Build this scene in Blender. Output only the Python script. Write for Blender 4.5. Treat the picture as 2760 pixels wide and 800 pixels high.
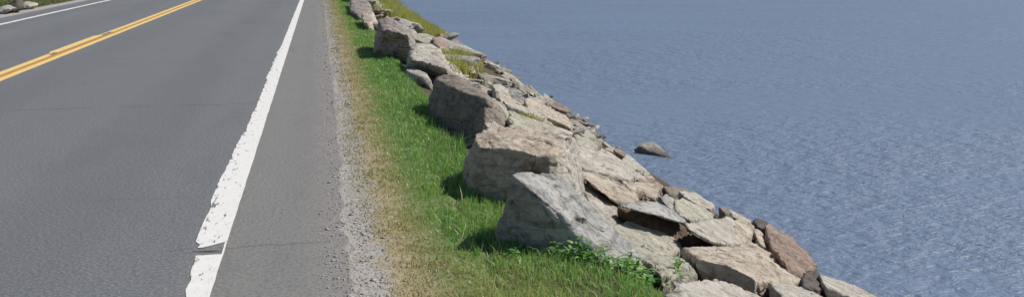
import bpy, bmesh, math, random
import numpy as np
from mathutils import Vector, Matrix

for o in list(bpy.data.objects):
    bpy.data.objects.remove(o)
scn = bpy.context.scene
COL = scn.collection
R = math.radians

# ------------------------------------------------------------------ camera
F = 2600.0                       # focal length in photo pixels (photo 2760 x 800)
PITCH = math.atan(525 / F)
YAW = math.atan(520 * math.cos(PITCH) / F)
EYE = np.array([0.0, 0.0, 1.6])
cam_d = bpy.data.cameras.new('camera')
cam = bpy.data.objects.new('camera', cam_d)
COL.objects.link(cam)
cam_d.sensor_fit = 'HORIZONTAL'
cam_d.sensor_width = 36.0
cam_d.lens = 36.0 * F / 2760.0
cam_d.clip_start = 0.05
cam_d.clip_end = 9000
cam.location = EYE
cam.rotation_euler = (math.pi / 2 - PITCH, 0, -YAW)
scn.camera = cam

# ------------------------------------------------------------------ light
SUN_EL, SUN_AZ = R(49), R(81)    # azimuth measured from +Y (along the road) towards +X (the water)
w = bpy.data.worlds.new('World')
scn.world = w
w.use_nodes = True
wn = w.node_tree.nodes
sky = wn.new('ShaderNodeTexSky')
sky.sky_type = 'NISHITA'
sky.sun_disc = False
sky.sun_elevation = SUN_EL
sky.sun_rotation = SUN_AZ
sky.air_density = 1.0
sky.dust_density = 0.6
sky.ozone_density = 1.0
wn['Background'].inputs['Strength'].default_value = 0.073
w.node_tree.links.new(sky.outputs[0], wn['Background'].inputs[0])
sd = bpy.data.lights.new('sun', 'SUN')
sd.energy = 4.45
sd.angle = R(0.53)
sd.color = (1.0, 0.95, 0.87)
sun = bpy.data.objects.new('sun', sd)
COL.objects.link(sun)
SDIR = Vector((math.sin(SUN_AZ) * math.cos(SUN_EL), math.cos(SUN_AZ) * math.cos(SUN_EL), math.sin(SUN_EL)))
sun.rotation_euler = SDIR.to_track_quat('Z', 'Y').to_euler()
sun.location = (30, 20, 30)
scn.view_settings.view_transform = 'Standard'
scn.view_settings.look = 'None'
scn.view_settings.exposure = 0.0
scn.view_settings.gamma = 1.0
scn.view_settings.use_curve_mapping = False

rng = np.random.default_rng(7)
random.seed(7)

# ------------------------------------------------------------------ pixel -> place
FW = np.array([math.sin(YAW) * math.cos(PITCH), math.cos(YAW) * math.cos(PITCH), -math.sin(PITCH)])
RT = np.array([math.cos(YAW), -math.sin(YAW), 0.0])
UP = np.cross(RT, FW)
WATER_Z = -1.10


def sst(a, b, x):
    t = np.clip((x - a) / (b - a), 0, 1)
    return t * t * (3 - 2 * t)


def crest(y):
    return 1.02 + 0.42 * sst(5.3, 4.4, y)


def bank(x, y):
    """height of the ground under the rocks: flat verge, then the bank down to the lake bed"""
    c = crest(y)
    d = np.maximum(0, x - c)
    s = (1.10 + 0.02) / (4.15 - 1.02)
    return np.maximum(-0.02 - d * s, -3.2)


def ray(px, py):
    return FW + RT * (px - 1380) / F + UP * (400 - py) / F


def at_z(px, py, z):
    d = ray(px, py)
    return EYE + d * (z - EYE[2]) / d[2]


def at_y(px, py, y):
    d = ray(px, py)
    return EYE + d * y / d[1]


def at_bank(px, py, h):
    d = ray(px, py)
    t = np.linspace(1.0, 90, 20000)
    p = EYE[None, :] + d[None, :] * t[:, None]
    g = p[:, 2] - bank(p[:, 0], p[:, 1]) - h
    i = int(np.argmax(g < 0))
    return p[i]


# ------------------------------------------------------------------ noise
def _hash(i, j, k, s):
    n = (i * 374761393 + j * 668265263 + k * 2147483647 + s * 1274126177) & 0xFFFFFFFF
    n = ((n ^ (n >> 13)) * 1274126177) & 0xFFFFFFFF
    n = ((n ^ (n >> 16)) * 2246822519) & 0xFFFFFFFF
    return ((n ^ (n >> 15)) & 0xFFFFFF) / float(0xFFFFFF)


def vnoise(p, s=0):
    p = np.asarray(p, dtype=np.float64)
    f0 = np.floor(p).astype(np.int64)
    u = p - f0
    u = u * u * (3 - 2 * u)
    i, j, k = f0[:, 0], f0[:, 1], f0[:, 2]
    r = 0
    for a in (0, 1):
        wx = u[:, 0] if a else 1 - u[:, 0]
        for b in (0, 1):
            wy = u[:, 1] if b else 1 - u[:, 1]
            for c in (0, 1):
                wz = u[:, 2] if c else 1 - u[:, 2]
                r = r + wx * wy * wz * _hash(i + a, j + b, k + c, s)
    return r * 2 - 1


def fbm(p, o=3, s=0):
    r, a = 0, 0.5
    p = np.asarray(p, dtype=np.float64)
    for q in range(o):
        r = r + a * vnoise(p, s + q * 17)
        p = p * 2.03 + 5.1
        a *= 0.5
    return r


def n2(x, y, sc, s=0, o=2):
    x = np.asarray(x, dtype=np.float64)
    y = np.asarray(y, dtype=np.float64)
    return fbm(np.stack([x * sc, y * sc, np.zeros_like(x) + 0.37], 1), o, s)


# ------------------------------------------------------------------ material helpers
class NT:
    def __init__(self, name):
        self.m = bpy.data.materials.new(name)
        self.m.use_nodes = True
        self.t = self.m.node_tree
        self.b = self.t.nodes['Principled BSDF']
        self.g = self.t.nodes.new('ShaderNodeNewGeometry')

    def n(self, kind, **kw):
        o = self.t.nodes.new('ShaderNode' + kind)
        for k, v in kw.items():
            setattr(o, k, v)
        return o

    def l(self, a, b):
        self.t.links.new(a, b)

    def pos(self, scale=(1, 1, 1), rot=(0, 0, 0)):
        mp = self.n('Mapping')
        mp.inputs['Scale'].default_value = scale
        mp.inputs['Rotation'].default_value = rot
        self.l(self.g.outputs['Position'], mp.inputs[0])
        return mp.outputs[0]

    def noise(self, vec, scale, detail=4, rough=0.55, dist=0.0):
        o = self.n('TexNoise')
        o.inputs['Scale'].default_value = scale
        o.inputs['Detail'].default_value = detail
        o.inputs['Roughness'].default_value = rough
        o.inputs['Distortion'].default_value = dist
        self.l(vec, o.inputs['Vector'])
        return o.outputs['Fac']

    def ramp(self, fac, a, b, lo=0.0, hi=1.0):
        o = self.n('MapRange')
        o.interpolation_type = 'SMOOTHSTEP'
        o.inputs['From Min'].default_value = a
        o.inputs['From Max'].default_value = b
        o.inputs['To Min'].default_value = lo
        o.inputs['To Max'].default_value = hi
        self.l(fac, o.inputs['Value'])
        return o.outputs[0]

    def mix(self, fac, a, b, mode='MIX'):
        o = self.n('Mix', data_type='RGBA', blend_type=mode)
        for sock, v in ((o.inputs[0], fac), (o.inputs[6], a), (o.inputs[7], b)):
            if hasattr(v, 'is_output'):
                self.l(v, sock)
            elif isinstance(v, (int, float)):
                sock.default_value = v
            else:
                sock.default_value = (v[0], v[1], v[2], 1)
        return o.outputs[2]

    def math(self, op, a, b=0.0, c=None):
        o = self.n('Math', operation=op)
        for q, v in enumerate((a, b) if c is None else (a, b, c)):
            if hasattr(v, 'is_output'):
                self.l(v, o.inputs[q])
            else:
                o.inputs[q].default_value = v
        return o.outputs[0]

    def bump(self, h, strength=0.5, dist=0.01, prev=None):
        o = self.n('Bump')
        o.inputs['Strength'].default_value = strength
        o.inputs['Distance'].default_value = dist
        self.l(h, o.inputs['Height'])
        if prev is not None:
            self.l(prev, o.inputs['Normal'])
        return o.outputs[0]

    def out(self, col, rough=0.8, nrm=None, spec=0.4):
        if hasattr(col, 'is_output'):
            self.l(col, self.b.inputs['Base Color'])
        else:
            self.b.inputs['Base Color'].default_value = (*col, 1)
        if hasattr(rough, 'is_output'):
            self.l(rough, self.b.inputs['Roughness'])
        else:
            self.b.inputs['Roughness'].default_value = rough
        self.b.inputs['Specular IOR Level'].default_value = spec
        if nrm is not None:
            self.l(nrm, self.b.inputs['Normal'])
        return self.m


def lin(r, g, b):
    return tuple(((c / 255) / 12.92) if c / 255 <= 0.04045 else (((c / 255) + 0.055) / 1.055) ** 2.4 for c in (r, g, b))


MATS = {}


def rock_material(name, c1, c2, dark, lichen=0.0, lichen_col=(0.22, 0.23, 0.13), streak=0.25, rot=(0.4, 0.5, 0.2), rust=0.0):
    t = NT(name)
    P = t.pos()
    big = t.noise(P, 2.6, 5, 0.6, 0.6)
    col = t.mix(t.ramp(big, 0.36, 0.64), c1, c2)
    # gneiss banding
    S = t.pos((1.2, 1.2, 9.0), rot)
    band = t.noise(S, 2.6, 5, 0.62, 0.8)
    col = t.mix(t.math('MULTIPLY', t.ramp(band, 0.50, 0.66), streak), col, dark)
    mid = t.noise(P, 15, 5, 0.66)
    col = t.mix(t.ramp(mid, 0.50, 0.64, 0, 0.55), col, dark)
    mid2 = t.noise(P, 11, 4, 0.6, 0.5)
    pale = tuple(min(1, c * 1.32 + 0.02) for c in c2)
    col = t.mix(t.ramp(mid2, 0.56, 0.72, 0, 0.55), col, pale)
    blot = t.noise(P, 5.5, 6, 0.7, 0.3)
    col = t.mix(t.ramp(blot, 0.53, 0.66, 0, 0.62), col, tuple(c * 1.5 for c in dark))
    fine = t.noise(P, 120, 2, 0.6)
    col = t.mix(t.ramp(fine, 0.55, 0.72, 0, 0.45), col, tuple(c * 0.45 for c in c1))
    fine2 = t.noise(P, 85, 2, 0.6)
    col = t.mix(t.ramp(fine2, 0.58, 0.75, 0, 0.5), col, pale)
    if rust > 0:
        rn = t.noise(P, 4.0, 4, 0.6, 0.4)
        col = t.mix(t.ramp(rn, 0.5, 0.68, 0, rust), col, (0.30, 0.15, 0.07))
    if lichen > 0:
        ln = t.noise(P, 7.0, 5, 0.65, 0.3)
        col = t.mix(t.ramp(ln, 0.52, 0.62, 0, lichen), col, lichen_col)
    # hairline cracks
    vo = t.n('TexVoronoi', feature='DISTANCE_TO_EDGE')
    wob = t.n('VectorMath', operation='MULTIPLY_ADD')
    nz = t.n('TexNoise')
    nz.inputs['Scale'].default_value = 4.0
    nz.inputs['Detail'].default_value = 4
    t.l(P, nz.inputs['Vector'])
    t.l(nz.outputs['Color'], wob.inputs[0])
    wob.inputs[1].default_value = (0.35, 0.35, 0.35)
    t.l(t.pos((1, 1, 1.8), rot), wob.inputs[2])
    t.l(wob.outputs[0], vo.inputs['Vector'])
    vo.inputs['Scale'].default_value = 1.7
    crk = t.ramp(vo.outputs['Distance'], 0.0, 0.022, 1.0, 0.0)
    gate = t.ramp(t.noise(P, 3.1, 2), 0.52, 0.62)
    crk = t.math('MULTIPLY', crk, gate)
    col = t.mix(t.math('MULTIPLY', crk, 0.65), col, (0.035, 0.028, 0.022))
    # algae and splash stain just above the lake
    sx = t.n('SeparateXYZ')
    t.l(t.g.outputs['Position'], sx.inputs[0])
    zz = t.math('MULTIPLY_ADD', t.noise(P, 5, 3), 0.16, sx.outputs[2])
    wet = t.ramp(zz, WATER_Z + 0.12, WATER_Z + 0.22, 1.0, 0.0)
    col = t.mix(t.math('MULTIPLY', wet, 0.68), col, (0.045, 0.035, 0.026))
    h = t.math('ADD', t.math('MULTIPLY', t.noise(P, 38, 6, 0.7), 0.7), t.math('MULTIPLY', fine, 0.25))
    h = t.math('SUBTRACT', h, t.math('MULTIPLY', crk, 0.8))
    nr = t.bump(h, 0.95, 0.022)
    MATS[name] = t.out(col, t.math('SUBTRACT', 0.88, t.math('MULTIPLY', wet, 0.45)), nr, 0.35)


rock_material('granite_grey', (0.355, 0.345, 0.325), (0.50, 0.485, 0.455), (0.10, 0.095, 0.09), 0.25, (0.30, 0.295, 0.25), 0.55)
rock_material('granite_pale', (0.44, 0.405, 0.355), (0.56, 0.52, 0.46), (0.17, 0.145, 0.115), 0.2, (0.36, 0.345, 0.27), 0.45)
rock_material('gneiss_tan', (0.45, 0.39, 0.315), (0.575, 0.51, 0.425), (0.16, 0.115, 0.08), 0.10, (0.40, 0.365, 0.27), 0.6, (0.1, 0.3, 0.0), 0.2)
rock_material('gneiss_dark', (0.20, 0.17, 0.145), (0.31, 0.27, 0.225), (0.06, 0.05, 0.04), 0.35, (0.36, 0.34, 0.23), 0.5)
rock_material('granite_mauve', (0.28, 0.24, 0.225), (0.40, 0.35, 0.32), (0.08, 0.065, 0.06), 0.3, (0.36, 0.33, 0.26), 0.7, (1.3, 0.2, 0.3))
rock_material('granite_green', (0.38, 0.355, 0.295), (0.50, 0.47, 0.39), (0.15, 0.14, 0.10), 0.45, (0.30, 0.295, 0.20), 0.6, (0.2, 0.4, 0.6))
rock_material('rock_red', (0.28, 0.205, 0.165), (0.39, 0.305, 0.26), (0.09, 0.062, 0.052), 0.12, (0.32, 0.285, 0.22), 0.55, (0.5, 0.2, 0.3), 0.3)
rock_material('rock_brown_shade', (0.15, 0.105, 0.07), (0.21, 0.155, 0.11), (0.05, 0.035, 0.025), 0.15, (0.15, 0.13, 0.08), 0.5)  # brown stained rock, with the shade of the hollows darkened into its colour
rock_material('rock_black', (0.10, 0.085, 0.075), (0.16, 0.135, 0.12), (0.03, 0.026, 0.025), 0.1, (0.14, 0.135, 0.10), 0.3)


# ------------------------------------------------------------------ mesh helpers
def mesh_from(name, v, f, mat=None, smooth=False):
    me = bpy.data.meshes.new(name)
    me.from_pydata([tuple(p) for p in v], [], f)
    if mat:
        me.materials.append(mat)
    if smooth:
        me.polygons.foreach_set('use_smooth', [True] * len(me.polygons))
    me.update()
    return me


def link(name, me, loc=(0, 0, 0), parent=None):
    o = bpy.data.objects.new(name, me)
    COL.objects.link(o)
    o.location = loc
    if parent:
        o.parent = parent
    return o


def tag(o, label=None, cat=None, group=None, kind=None):
    if label:
        o['label'] = label
    if cat:
        o['category'] = cat
    if group:
        o['group'] = group
    if kind:
        o['kind'] = kind
    return o


def big_mesh(name, v, tri, mat, col=None, smooth=False):
    """numpy verts + triangles -> mesh (fast)"""
    me = bpy.data.meshes.new(name)
    me.vertices.add(len(v))
    me.vertices.foreach_set('co', np.ascontiguousarray(v, dtype=np.float32).ravel())
    me.loops.add(tri.size)
    me.loops.foreach_set('vertex_index', np.ascontiguousarray(tri, dtype=np.int32).ravel())
    me.polygons.add(len(tri))
    me.polygons.foreach_set('loop_start', np.arange(0, tri.size, 3, dtype=np.int32))
    me.polygons.foreach_set('loop_total', np.full(len(tri), 3, dtype=np.int32))
    if smooth:
        me.polygons.foreach_set('use_smooth', np.ones(len(tri), dtype=bool))
    if col is not None:
        a = me.color_attributes.new('tint', 'FLOAT_COLOR', 'POINT')
        c4 = np.ones((len(v), 4), dtype=np.float32)
        c4[:, :3] = col
        a.data.foreach_set('color', c4.ravel())
    me.update(calc_edges=True)
    me.validate()
    me.materials.append(mat)
    return me


def grid_mesh(name, xs, ys, zf, mat, smooth=True):
    X, Y = np.meshgrid(np.asarray(xs, float), np.asarray(ys, float))
    x, y = X.ravel(), Y.ravel()
    v = np.stack([x, y, zf(x, y)], 1)
    nx, ny = len(xs), len(ys)
    q = (np.arange(ny - 1)[:, None] * nx + np.arange(nx - 1)[None, :]).ravel()
    tri = np.concatenate([np.stack([q, q + 1, q + nx + 1], 1), np.stack([q, q + nx + 1, q + nx], 1)])
    return big_mesh(name, v, tri, mat, smooth=smooth)


# ================================================================== SETTING
# ---- ground: one sheet, verge, bank, lake bed, out to the horizon
t = NT('soil')
P = t.pos()
c = t.mix(t.noise(P, 3.0, 5), (0.085, 0.07, 0.045), (0.14, 0.115, 0.08))
c = t.mix(t.ramp(t.noise(P, 22, 5, 0.7), 0.5, 0.7, 0, 0.7), c, (0.06, 0.042, 0.027))
sx0 = t.n('SeparateXYZ')
t.l(t.g.outputs['Position'], sx0.inputs[0])
c = t.mix(t.math('MULTIPLY', t.ramp(t.noise(P, 0.8, 4), 0.48, 0.6, 0, 0.75), t.ramp(sx0.outputs[0], -8.2, -7.9, 1, 0)), c, (0.085, 0.12, 0.04))
sx = t.n('SeparateXYZ')
t.l(t.g.outputs['Position'], sx.inputs[0])
xe = t.math('MULTIPLY_ADD', t.noise(P, 2.5, 5, 0.65), 0.45, sx.outputs[0])
th = t.mix(t.noise(P, 30, 5, 0.7), (0.29, 0.24, 0.14), (0.46, 0.39, 0.26))
gr = t.mix(t.noise(P, 14, 5, 0.7), (0.09, 0.115, 0.035), (0.17, 0.18, 0.07))
vg = t.mix(t.ramp(xe, 0.56, 0.86), th, gr)
inv = t.math('MULTIPLY', t.ramp(sx.outputs[0], -0.1, 0.0), t.ramp(xe, 1.25, 1.45, 1, 0))
c = t.mix(inv, c, vg)
M_soil = t.out(c, 0.95, t.bump(t.noise(P, 40, 6, 0.7), 0.9, 0.03), 0.2)

xs = np.unique(np.concatenate([[-4000, -1500, -500, -150, -60, -30, -20, -14], np.arange(-12, -8, 0.4), [-8, -4, 0.0],
                               np.arange(0.2, 5.6, 0.12), [6, 8, 12, 30, 100, 500, 1500, 4000]]))
ys = np.unique(np.concatenate([[-4000, -800, -200, -60, -20, -8, 0, 2], np.arange(3, 12, 0.15), np.arange(12, 60, 0.6),
                               [70, 100, 200, 500, 1500, 4000]]))


def ground_z(x, y):
    z = bank(x, y)
    near = (np.abs(x) < 60) & (np.abs(y) < 220)
    b = 0.035 * n2(x, y, 1.3, 3) * sst(0.6, 1.4, x)
    lv = sst(-8.2, -10.5, x) * (0.10 * n2(x, y, 0.5, 9) - 0.03)
    return z + np.where(near, b + lv, 0) - 0.012


g = link('ground', grid_mesh('ground', xs, ys, ground_z, M_soil))
g['kind'] = 'structure'

# ---- road
t = NT('asphalt')
P = t.pos()
sx = t.n('SeparateXYZ')
t.l(t.g.outputs['Position'], sx.inputs[0])
X_, Y_ = sx.outputs[0], sx.outputs[1]
lane = t.mix(t.noise(t.pos((1.0, 0.16, 1)), 1.3, 5, 0.6), (0.114, 0.124, 0.144), (0.156, 0.166, 0.186))
shoulder = t.mix(t.noise(t.pos((1.6, 0.6, 1)), 2.0, 5, 0.6), (0.178, 0.175, 0.168), (0.222, 0.216, 0.206))
c = t.mix(t.ramp(X_, -0.85, -0.55), lane, shoulder)
# paler, sandier towards the gravel edge
ed = t.math('MULTIPLY_ADD', t.noise(P, 6, 4), 0.25, X_)
c = t.mix(t.ramp(ed, -0.12, 0.30, 0, 0.85), c, (0.35, 0.315, 0.29))
agg = t.noise(P, 170, 3, 0.7)
c = t.mix(t.ramp(agg, 0.56, 0.74, 0, 0.55), c, (0.36, 0.35, 0.34))
agg2 = t.noise(P, 95, 3, 0.7)
c = t.mix(t.ramp(agg2, 0.56, 0.72, 0, 0.6), c, (0.075, 0.076, 0.08))
blot = t.noise(P, 42, 4, 0.75)
c = t.mix(t.ramp(blot, 0.47, 0.58, 0, 0.42), c, (0.085, 0.086, 0.092))
blot2 = t.noise(t.pos((1, 1, 1), (0, 0, 1.1)), 52, 4, 0.75)
c = t.mix(t.ramp(blot2, 0.48, 0.58, 0, 0.43), c, (0.31, 0.305, 0.30))
trk = t.math('SINE', t.math('MULTIPLY_ADD', X_, 3.4, 0.9))
c = t.mix(t.ramp(t.math('MULTIPLY_ADD', t.noise(t.pos((1.0, 0.12, 1)), 3.0, 4), 1.2, trk), 0.2, 1.6, 0, 0.16), c, (0.085, 0.087, 0.093))
stain = t.noise(t.pos((1.0, 0.45, 1)), 0.9, 5, 0.65, 0.5)
c = t.mix(t.ramp(stain, 0.52, 0.68, 0, 0.22), c, (0.10, 0.102, 0.108))


def crack(y0, width, strength, x0, x1, gate_seed):
    global c
    wob = t.math('MULTIPLY_ADD', t.noise(t.pos((1, 0.001, 1)), 2.2, 5, 0.65), 0.30, Y_)
    d = t.math('ABSOLUTE', t.math('SUBTRACT', wob, y0 + 0.15))
    m = t.ramp(d, width * 0.4, width, 1.0, 0.0)
    mp = t.pos((1, 0.05, 1))
    m = t.math('MULTIPLY', m, t.ramp(t.noise(mp, 2.4 + gate_seed, 3), 0.36, 0.5))
    m = t.math('MULTIPLY', m, t.ramp(X_, x0, x0 + 0.15))
    m = t.math('MULTIPLY', m, t.ramp(X_, x1 - 0.1, x1, 1, 0))
    c = t.mix(t.math('MULTIPLY', m, strength), c, (0.035, 0.034, 0.034))


crack(10.75, 0.030, 0.42, -4.0, -0.6, 0.0)
crack(6.60, 0.010, 0.3, -1.6, -0.7, 0.7)
crack(5.36, 0.016, 0.35, -0.95, 0.05, 1.3)
crack(5.29, 0.030, 0.85, -0.80, -0.55, -2.0)
crack(8.45, 0.008, 0.25, -2.6, -0.7, 1.9)
h = t.math('ADD', agg, t.math('MULTIPLY', agg2, 0.8))
M_asph = t.out(c, 0.86, t.bump(h, 0.55, 0.006), 0.35)
edge_y = np.concatenate([[-60, -20, 0], np.arange(2, 40, 0.06), [60, 120, 400, 1500]])
ew = 0.09 + 0.05 * n2(edge_y, edge_y * 0, 1.1, 5) + 0.06 * n2(edge_y, edge_y * 0, 5.0, 6) + 0.05 * np.exp(-((edge_y - 13) / 4) ** 2)
n = len(edge_y)
v = [(-7.95, y, 0.0) for y in edge_y] + [(e, y, 0.0) for e, y in zip(ew, edge_y)]
v += [(-7.95, y, -0.05) for y in edge_y] + [(e + 0.015, y, -0.03) for e, y in zip(ew, edge_y)]
f = [(i, n + i, n + i + 1, i + 1) for i in range(n - 1)] + [(n + i, 3 * n + i, 3 * n + i + 1, n + i + 1) for i in range(n - 1)]
f += [(i, i + 1, 2 * n + i + 1, 2 * n + i) for i in range(n - 1)]
o = link('road', mesh_from('road', v, f, M_asph))
o['kind'] = 'structure'

# ---- gravel shoulders
t = NT('gravel_bed')
P = t.pos()
vo = t.n('TexVoronoi')
vo.inputs['Scale'].default_value = 75
t.l(P, vo.inputs['Vector'])
bw = t.n('RGBToBW')
t.l(vo.outputs['Color'], bw.inputs[0])
c = t.mix(bw.outputs[0], (0.30, 0.28, 0.26), (0.44, 0.415, 0.39))
c = t.mix(t.ramp(t.noise(P, 5, 4), 0.5, 0.7, 0, 0.4), c, (0.30, 0.24, 0.175))
sx = t.n('SeparateXYZ')
t.l(t.g.outputs['Position'], sx.inputs[0])
xe = t.math('MULTIPLY_ADD', t.noise(t.pos((1, 0.6, 1)), 9, 5, 0.7), 0.42, sx.outputs[0])
xe = t.math('MULTIPLY_ADD', t.noise(P, 1.4, 3, 0.6), 0.16, xe)
th = t.mix(t.noise(P, 34, 5, 0.7), (0.24, 0.20, 0.115), (0.44, 0.37, 0.24))
c = t.mix(t.ramp(xe, 0.52, 0.64), c, th)
gr = t.mix(t.noise(P, 14, 5, 0.7), (0.11, 0.15, 0.05), (0.20, 0.24, 0.10))
c = t.mix(t.ramp(xe, 0.64, 0.92), c, gr)
M_gravel = t.out(c, 0.95, t.bump(t.math('MULTIPLY', vo.outputs['Distance'], -1.0), 0.45, 0.006), 0.25)


def strip(name, y, xl, xr, z, mat):
    n = len(y)
    v = [(a, b, z) for a, b in zip(xl, y)] + [(a, b, z) for a, b in zip(xr, y)]
    f = [(i, n + i, n + i + 1, i + 1) for i in range(n - 1)]
    return link(name, mesh_from(name, v, f, mat))


gy = np.concatenate([[-60, -20, 0], np.arange(2, 45, 0.12), [60, 120, 400, 1500]])
o = strip('gravel_shoulder_right', gy, gy * 0 + 0.0, 0.80 + 0.04 * n2(gy, gy * 0, 0.9, 11) + 0.05 * n2(gy, gy * 0, 5, 12), -0.014, M_gravel)
o['kind'] = 'structure'
o = strip('gravel_shoulder_left', gy, -8.42 + 0.12 * n2(gy, gy * 0, 0.7, 13), gy * 0 - 7.9, -0.006, M_gravel)
o['kind'] = 'structure'


# ---- lake
t = NT('lake_water')
P = t.pos()
wind = t.ramp(t.noise(t.pos((0.10, 0.28, 1), (0, 0, 0.35)), 1.0, 4), 0.34, 0.66, 0.40, 0.95)
n1 = t.noise(t.pos((1.0, 1.9, 1), (0, 0, 0.12)), 6.0, 3, 0.55, 0.2)
n2_ = t.noise(t.pos((1.0, 1.8, 1), (0, 0, -0.12)), 2.2, 3, 0.55, 0.25)
n3 = t.noise(t.pos((1.0, 1.5, 1), (0, 0, 0.1)), 17.0, 2, 0.5, 0.1)
hh = t.math('ADD', t.math('MULTIPLY', n1, 0.072), t.math('MULTIPLY', n2_, 0.115))
hh = t.math('ADD', hh, t.math('MULTIPLY', n3, 0.006))
hh = t.math('MULTIPLY', hh, wind)
nr = t.bump(hh, 1.0, 1.0)
M_water = t.out((0.146, 0.198, 0.290), 0.42, nr, 0.30)
t.b.inputs['IOR'].default_value = 1.333
wx = np.concatenate([np.arange(1.6, 20, 0.8), [25, 40, 80, 200, 600, 1500, 4000]])
wy = np.concatenate([[-4000, -800, -200, -60, -20, -8], np.arange(0, 60, 2.0), [80, 120, 250, 600, 1500, 4000]])
o = link('lake_water', grid_mesh('lake_water', wx, wy, lambda x, y: x * 0 + WATER_Z, M_water))
o['kind'] = 'structure'

# ================================================================== ROAD PAINT
t = NT('white_paint')
P = t.pos()
sx = t.n('SeparateXYZ')
t.l(t.g.outputs['Position'], sx.inputs[0])
c = t.mix(t.noise(P, 9, 4), (0.68, 0.67, 0.64), (0.80, 0.79, 0.77))
chip = t.math('MULTIPLY_ADD', t.ramp(sx.outputs[0], -0.75, -0.60, 0.02, -0.05), 1.0, t.noise(t.pos((1, 0.28, 1)), 24, 4, 0.6))
c = t.mix(t.ramp(t.noise(t.pos((1, 0.35, 1)), 32, 5, 0.75), 0.52, 0.66, 0, 0.45), c, (0.46, 0.455, 0.445))
c = t.mix(t.ramp(chip, 0.60, 0.63, 0, 0.92), c, (0.13, 0.13, 0.135))
c = t.mix(t.ramp(t.noise(P, 150, 2), 0.62, 0.75, 0, 0.35), c, (0.35, 0.35, 0.35))
M_white = t.out(c, 0.7, t.bump(t.noise(P, 150, 3), 0.4, 0.004), 0.35)

yy = np.concatenate([np.arange(2.0, 20, 0.012), np.arange(20, 60, 0.1), [80, 150, 400, 1500]])
LEFT = np.interp(yy, [2, 5.1, 5.42, 5.5, 6.0, 7.0, 9, 12.5, 15.8, 17, 25, 60], [-.705, -.705, -.705, -.745, -.75, -.752, -.735, -.73, -.732, -.715, -.72, -.72])
jag = 0.030 * n2(yy, yy * 0, 0.9, 21) + 0.05 * np.maximum(0, n2(yy, yy * 0, 2.4, 26) - 0.10) + 0.022 * n2(yy, yy * 0, 5.0, 27) + 0.008 * n2(yy, yy * 0, 16, 23)
jag = jag * np.interp(yy, [2, 5.4, 5.5, 6.2, 8, 16, 17.5, 60], [1.0, 1.0, .3, .5, 1.0, 1.1, .15, .15])
RIGHT = -0.572 + 0.005 * n2(yy, yy * 0, 4, 24)
LEFT = LEFT + jag
# paint is gone over the crack, except a sliver along the right edge
RM = RIGHT.copy()
up_ = (yy > 5.36) & (yy < 5.47)
RM = np.where(up_, LEFT + (RIGHT - 0.012 - LEFT) * np.clip((yy - 5.36) / 0.10, 0.03, 1) ** 0.8, RM)
v, f = [], []


def paint_run(mask, l_, r_):
    idx = np.nonzero(mask)[0]
    b0 = len(v)
    for q in idx:
        v.extend([(l_[q], yy[q], 0.004), (r_[q], yy[q], 0.004)])
    for q in range(len(idx) - 1):
        f.append((b0 + 2 * q, b0 + 2 * q + 1, b0 + 2 * q + 3, b0 + 2 * q + 2))


paint_run(yy < 5.24, LEFT, RIGHT)
paint_run((yy > 5.365), LEFT, RM)
paint_run((yy >= 5.225) & (yy < 5.48), RIGHT - 0.011 + 0.004 * n2(yy, yy * 0, 30, 28), RIGHT)
tag(link('edge_line', mesh_from('edge_line', v, f, M_white)), 'chipped white painted edge line beside the gravel shoulder, nearest the lake', 'road marking', 'white edge lines')

yl = np.concatenate([np.arange(10, 60, 0.08), [80, 150, 400, 1500]])
ll = -7.31 + 0.012 * n2(yl, yl * 0, 2.0, 31)
lr = -7.17 + 0.02 * n2(yl, yl * 0, 2.5, 32) + 0.05 * np.maximum(0, n2(yl, yl * 0, 0.8, 33) - .1)
o = strip('edge_line', yl, ll, lr, 0.004, M_white)
tag(o, 'white painted edge line along the far left side of the road', 'road marking', 'white edge lines')

t = NT('yellow_paint')
P = t.pos()
c = t.mix(t.noise(P, 5, 4), (0.76, 0.50, 0.16), (0.84, 0.62, 0.28))
c = t.mix(t.ramp(t.noise(P, 28, 5, 0.75), 0.50, 0.68, 0, 0.6), c, (0.34, 0.27, 0.17))
M_yel = t.out(c, 0.7, t.bump(t.noise(P, 150, 3), 0.4, 0.004), 0.35)
t = NT('yellow_paint_old')
P = t.pos()
c = t.mix(t.ramp(t.noise(P, 30, 4, 0.7), 0.42, 0.6), (0.50, 0.26, 0.04), (0.34, 0.21, 0.08))
M_yold = t.out(c, 0.8, None, 0.35)
yl = np.concatenate([np.arange(6, 60, 0.06), [80, 150, 400, 1500]])
jj = 0.006 * n2(yl, yl * 0, 3, 41)
o = strip('centre_line', yl, -4.165 + jj, -4.05 + 0.007 * n2(yl, yl * 0, 3, 42), 0.004, M_yel)
tag(o, 'yellow centre line stripe on the nearer side of the double line', 'road marking', 'double yellow centre line')
bump_ = 0.06 * (sst(16.9, 17.1, yl) - sst(20.3, 20.6, yl))
gap = ((yl > 16.6) & (yl < 17.0)) | ((yl > 20.5) & (yl < 21.3))
l2 = -4.37 + jj - bump_
r2 = -4.255 + jj - bump_ * 0.3
r2 = np.where(gap, l2 + 0.04, r2)
o = strip('centre_line', yl, l2, r2, 0.004, M_yel)
tag(o, 'yellow centre line stripe on the far side of the double line, with two breaks', 'road marking', 'double yellow centre line')
o = strip('worn_paint', yl, -4.262 + jj, -4.16 + jj, 0.0025, M_yold)
tag(o, 'dull ochre worn paint between the two yellow stripes', 'road marking')


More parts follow.
